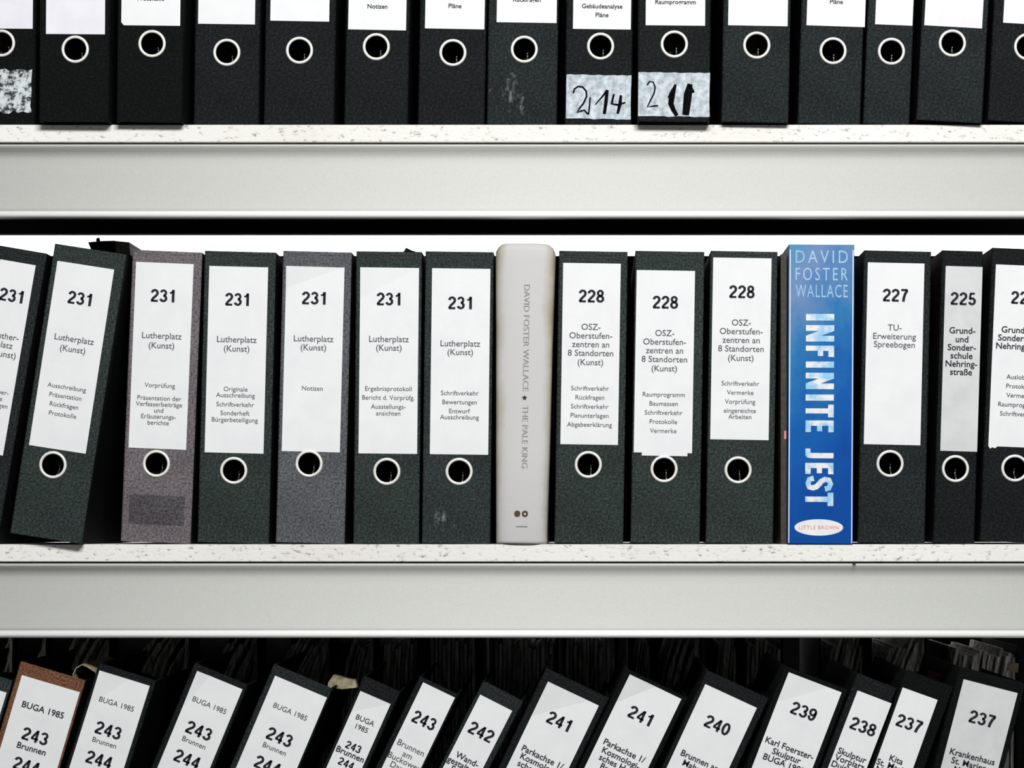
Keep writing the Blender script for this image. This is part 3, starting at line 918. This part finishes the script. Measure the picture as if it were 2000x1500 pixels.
st = [((1025 - 1079) * s + (5.5 if k % 2 == 0 else 2.3) * s * math.sin(k * math.pi / 5), vz(778) + (5.5 if k % 2 == 0 else 2.3) * s * math.cos(k * math.pi / 5)) for k in range(10)]
plate(bm, st, -0.0008, 0.0003)
link('star_print', bm, M['ink'], root)
for (x, ri) in ((1014, 0), (1029, 2.6)):
    bm = bmesh.new()
    c = ((x - 1079) * s, vz(1004.5))
    n = 18
    A = [bm.verts.new((c[0] + 6 * s * math.cos(2 * math.pi * k / n), -0.0008, c[1] + 6 * s * math.sin(2 * math.pi * k / n))) for k in range(n)]
    if ri:
        B = [bm.verts.new((c[0] + ri * s * math.cos(2 * math.pi * k / n), -0.0008, c[1] + ri * s * math.sin(2 * math.pi * k / n))) for k in range(n)]
        for k in range(n):
            bm.faces.new((A[k], A[(k + 1) % n], B[(k + 1) % n], B[k]))
    else:
        bm.faces.new(A)
    link('publisher_mark', bm, M['brown_ink'], root, recalc=False)

# blue paperback
root, s = book_root('paperback_book', 'thick blue paperback with a large white sideways title and an oval emblem', 1666, 0.3, -0.004)
W = 128 * s
H = 585 * s
bm = bmesh.new()
box(bm, -W, 0, 0, 0.0012, 0, H)
box(bm, -W, -W + 0.0006, 0.0012, 0.15, 0, H)
box(bm, -0.0006, 0, 0.0012, 0.15, 0, H)
es = [e for e in bm.edges if abs(e.verts[0].co.y) < 1e-6 and abs(e.verts[1].co.y) < 1e-6]
bmesh.ops.bevel(bm, geom=es, offset=0.001, segments=2, affect='EDGES', profile=0.5)
link('cover', bm, M['blue'], root)
bm = bmesh.new()
box(bm, -W + 0.0008, -0.0008, 0.0014, 0.148, 0.0008, H - 0.001)
link('page_block', bm, M['pages'], root)
bm = bmesh.new()
for a in (-W + 0.0009, -0.0009 - 2.0 * s):
    box(bm, a, a + 1.8 * s, -0.0002, 0.0003, 0.001, H - 0.006)
link('white_border', bm, M['white_print'], root)
ux = lambda x: (x - 1666) * s
bm = bmesh.new()
RC = lambda a0, a1, b0, b1: [(a0, b0), (a1, b0), (a1, b1), (a0, b1)]
BLOCK = {'I': [RC(0, 1, 0, 1)], 'N': [RC(0, .35, 0, 1), RC(.65, 1, 0, 1), [(0, 1), (.35, 1), (1, 0), (.65, 0)]],
         'F': [RC(0, .46, 0, 1), RC(.46, 1, .80, 1), RC(.46, .92, .42, .61)], 'E': [RC(0, .46, 0, 1), RC(.46, 1, .81, 1), RC(.46, .92, .41, .59), RC(.46, 1, 0, .19)],
         'T': [RC(0, 1, .80, 1), RC(.30, .70, 0, .80)], 'J': [RC(.45, 1, .22, 1), [(0, 0), (.7, 0), (.93, .06), (1, .22), (.45, .22), (.38, .18), (0, .18)]]}


def block_letter(bm, ch, y0, y1, x0=1572, x1=1627):
    lift = [0.0]
    put = lambda a, b2: bm.verts.new((ux(x0 + (x1 - x0) * b2), -0.0004 - lift[0], vz(y0 + (y1 - y0) * a)))
    if ch == 'S':
        c = [(.92, .70), (.84, .84), (.52, .90), (.24, .85), (.17, .70), (.30, .58), (.52, .50), (.74, .40), (.83, .28), (.76, .14), (.48, .10), (.18, .14), (.08, .30)]
        rows = []
        for i, p in enumerate(c):
            a, d2 = c[max(0, i - 1)], c[min(len(c) - 1, i + 1)]
            tt = Vector(((d2[0] - a[0]) * .42, d2[1] - a[1])).normalized()
            rows.append([put(p[0] - tt.y * sg * .095 / .42 * 0.95, p[1] + tt.x * sg * .095) for sg in (1, -1)])
        for i in range(len(c) - 1):
            bm.faces.new((rows[i][0], rows[i + 1][0], rows[i + 1][1], rows[i][1]))
        return
    for poly in BLOCK[ch]:
        bm.faces.new([put(a, b2) for a, b2 in poly])
        lift[0] += 0.00008


for ch, y0, y1 in (('I', 614, 627), ('N', 636, 668), ('F', 676, 698), ('I', 707, 719), ('N', 729, 761), ('I', 771.5, 783.5), ('T', 791, 816), ('E', 822, 845), ('J', 877, 896), ('E', 905, 927), ('S', 933, 958), ('T', 963, 989)):
    block_letter(bm, ch, y0, y1)
link('title_print', bm, M['title'], root, recalc=False)
bm = bmesh.new()
for t, y, w_ in (('DAVID', 502, 102), ('FOSTER', 536, 102), ('WALLACE', 569, 102)):
    add_text(bm, t, ux(1602), vz(y), 25 * s, w_ * s, 0.002, spacing=1.35 if t != 'WALLACE' else 1.15, y=-0.0004)
link('author_print', bm, M['author'], root, recalc=False)
bm = bmesh.new()
bm.faces.new([bm.verts.new((ux(1599) + 47.5 * s * math.cos(k * math.pi / 24), -0.0004, vz(1031) + 16 * s * math.sin(k * math.pi / 24))) for k in range(48)])
ov = link('oval_emblem', bm, M['white_print'], root, recalc=False)
bm = bmesh.new()
add_text(bm, 'LITTLE BROWN', ux(1599), vz(1031), 7 * s, 78 * s, 0.004, spacing=1.15, y=-0.0006)
link('emblem_print', bm, M['red_ink'], ov, recalc=False)

# thin dark book squeezed between the last 228 binder and the blue paperback
root, s = book_root('thin_book', 'thin dark brown-grey book squeezed against the left side of the blue paperback', 1536.5, 0.0, 0.004)
W = 11.5 * s
H = 566 * s
bm = bmesh.new()
box(bm, -W, 0, 0, 0.0008, 0, H); box(bm, -W, -W + 0.0006, 0.0008, 0.2, 0, H); box(bm, -0.0006, 0, 0.0008, 0.2, 0, H)
link('cover', bm, M['thin_cover'], root)
bm = bmesh.new(); box(bm, -W + 0.0008, -0.0008, 0.001, 0.198, 0.001, H - 0.002); link('page_block', bm, M['pages'], root)
bm = bmesh.new(); box(bm, -0.0028, -0.0004, -0.0004, 0.0, (S2 - 858) * s, (S2 - 842) * s); link('red_mark', bm, M['red_ink'], root)

# ------------------------------------------------------------------ loose bits
# dark packet lying on the top of the leaning binder left of the gap
yq = 0.10
s = (D + yq) / D / K
r = bpy.data.objects.new('card_packet', None); COL.objects.link(r)
r.location = (CX + (213 - VX) * s, yq, ZE + (VY - 492) * s)
tag(r, 'small dark card packet lying on top of the leaning binder beside the gap', 'packet')
f = lambda x, y: ((x - 213) * s, (492 - y) * s)
bm = bmesh.new()
plate(bm, [f(178, 488), f(225, 495), f(225, 470), f(200, 470.5), f(172, 473)], 0.0, 0.09)
link('body', bm, M['side'], r)
bm = bmesh.new()
plate(bm, [f(226, 495), f(255, 499), f(252, 473), f(226, 470.5)], 0.0, 0.09)
link('end_flap', bm, noisy('dull_grey_card', (0.10, 0.10, 0.09), (0.16, 0.155, 0.14), 200), r)
bm = bmesh.new()
plate(bm, [f(187, 470.4), f(194, 470.2), f(193, 464), f(188, 465)], 0.001, 0.004)
link('tab', bm, M['side'], r)


def bit(name, label, cat, pts, depth, mat, y0=0.02):
    s = (D + y0) / D / K
    cx = sum(p[0] for p in pts) / len(pts); cy = max(p[1] for p in pts)
    bm = bmesh.new()
    plate(bm, [((p[0] - cx) * s, (cy - p[1]) * s) for p in pts], 0.0, depth)
    o = link(name, bm, M[mat], None)
    o.location = (CX + (cx - VX) * s, y0, ZE + (VY - cy) * s)
    tag(o, label, cat)
    return o


bit('card_tab', 'crumpled tan card tab poking up right of the worn-edged binder 243', 'card', [(640, 1342), (641, 1333), (651, 1318), (662, 1320), (680, 1326), (694, 1328), (697, 1343), (668, 1346)], 0.02, 'tan', 0.06)
bit('card_tab', 'little yellowish card tab in the dark above the rightmost 237 binder', 'card', [(1967, 1309), (1969, 1295), (1973, 1293), (1990, 1296), (1988, 1314), (1983, 1313)], 0.004, 'tan', 0.10)
bit('card_tab', 'small orange-brown card corner behind the narrow 237 binder', 'card', [(1812, 1326), (1814, 1309), (1822, 1311), (1838, 1316), (1836, 1330)], 0.006, 'brown', 0.10)

# curled sheet standing out of the brown binder
s = (D + 0.03) / D / K
bm = bmesh.new()
path = [(143, 1334), (142, 1316), (148, 1304), (160, 1297), (172, 1302), (188, 1312), (187, 1330)]
n = len(path)
fr = [bm.verts.new(((x - 165) * s, 0, (1338 - y) * s)) for x, y in path]
bk = [bm.verts.new(((x - 165 + 8) * s, 0.12, (1338 - y + 4) * s)) for x, y in path]
fi = [bm.verts.new(((x - 165) * s * 0.93, 0, (1338 - y) * s - 0.0010)) for x, y in path]
bi = [bm.verts.new(((x - 165 + 8) * s * 0.93, 0.12, (1338 - y + 4) * s - 0.0010)) for x, y in path]
for i in range(n - 1):
    bm.faces.new((fr[i], fr[i + 1], bk[i + 1], bk[i])); bm.faces.new((fi[i], bi[i], bi[i + 1], fi[i + 1]))
    bm.faces.new((fr[i], fi[i], fi[i + 1], fr[i + 1])); bm.faces.new((bk[i], bk[i + 1], bi[i + 1], bi[i]))
o = link('curled_sheet', bm, M['tan'], None)
o.location = (CX + (165 - VX) * s, 0.03, ZE + (VY - 1338) * s)
tag(o, 'curled tan sheet arching up between the brown binder and its black neighbour', 'paper')
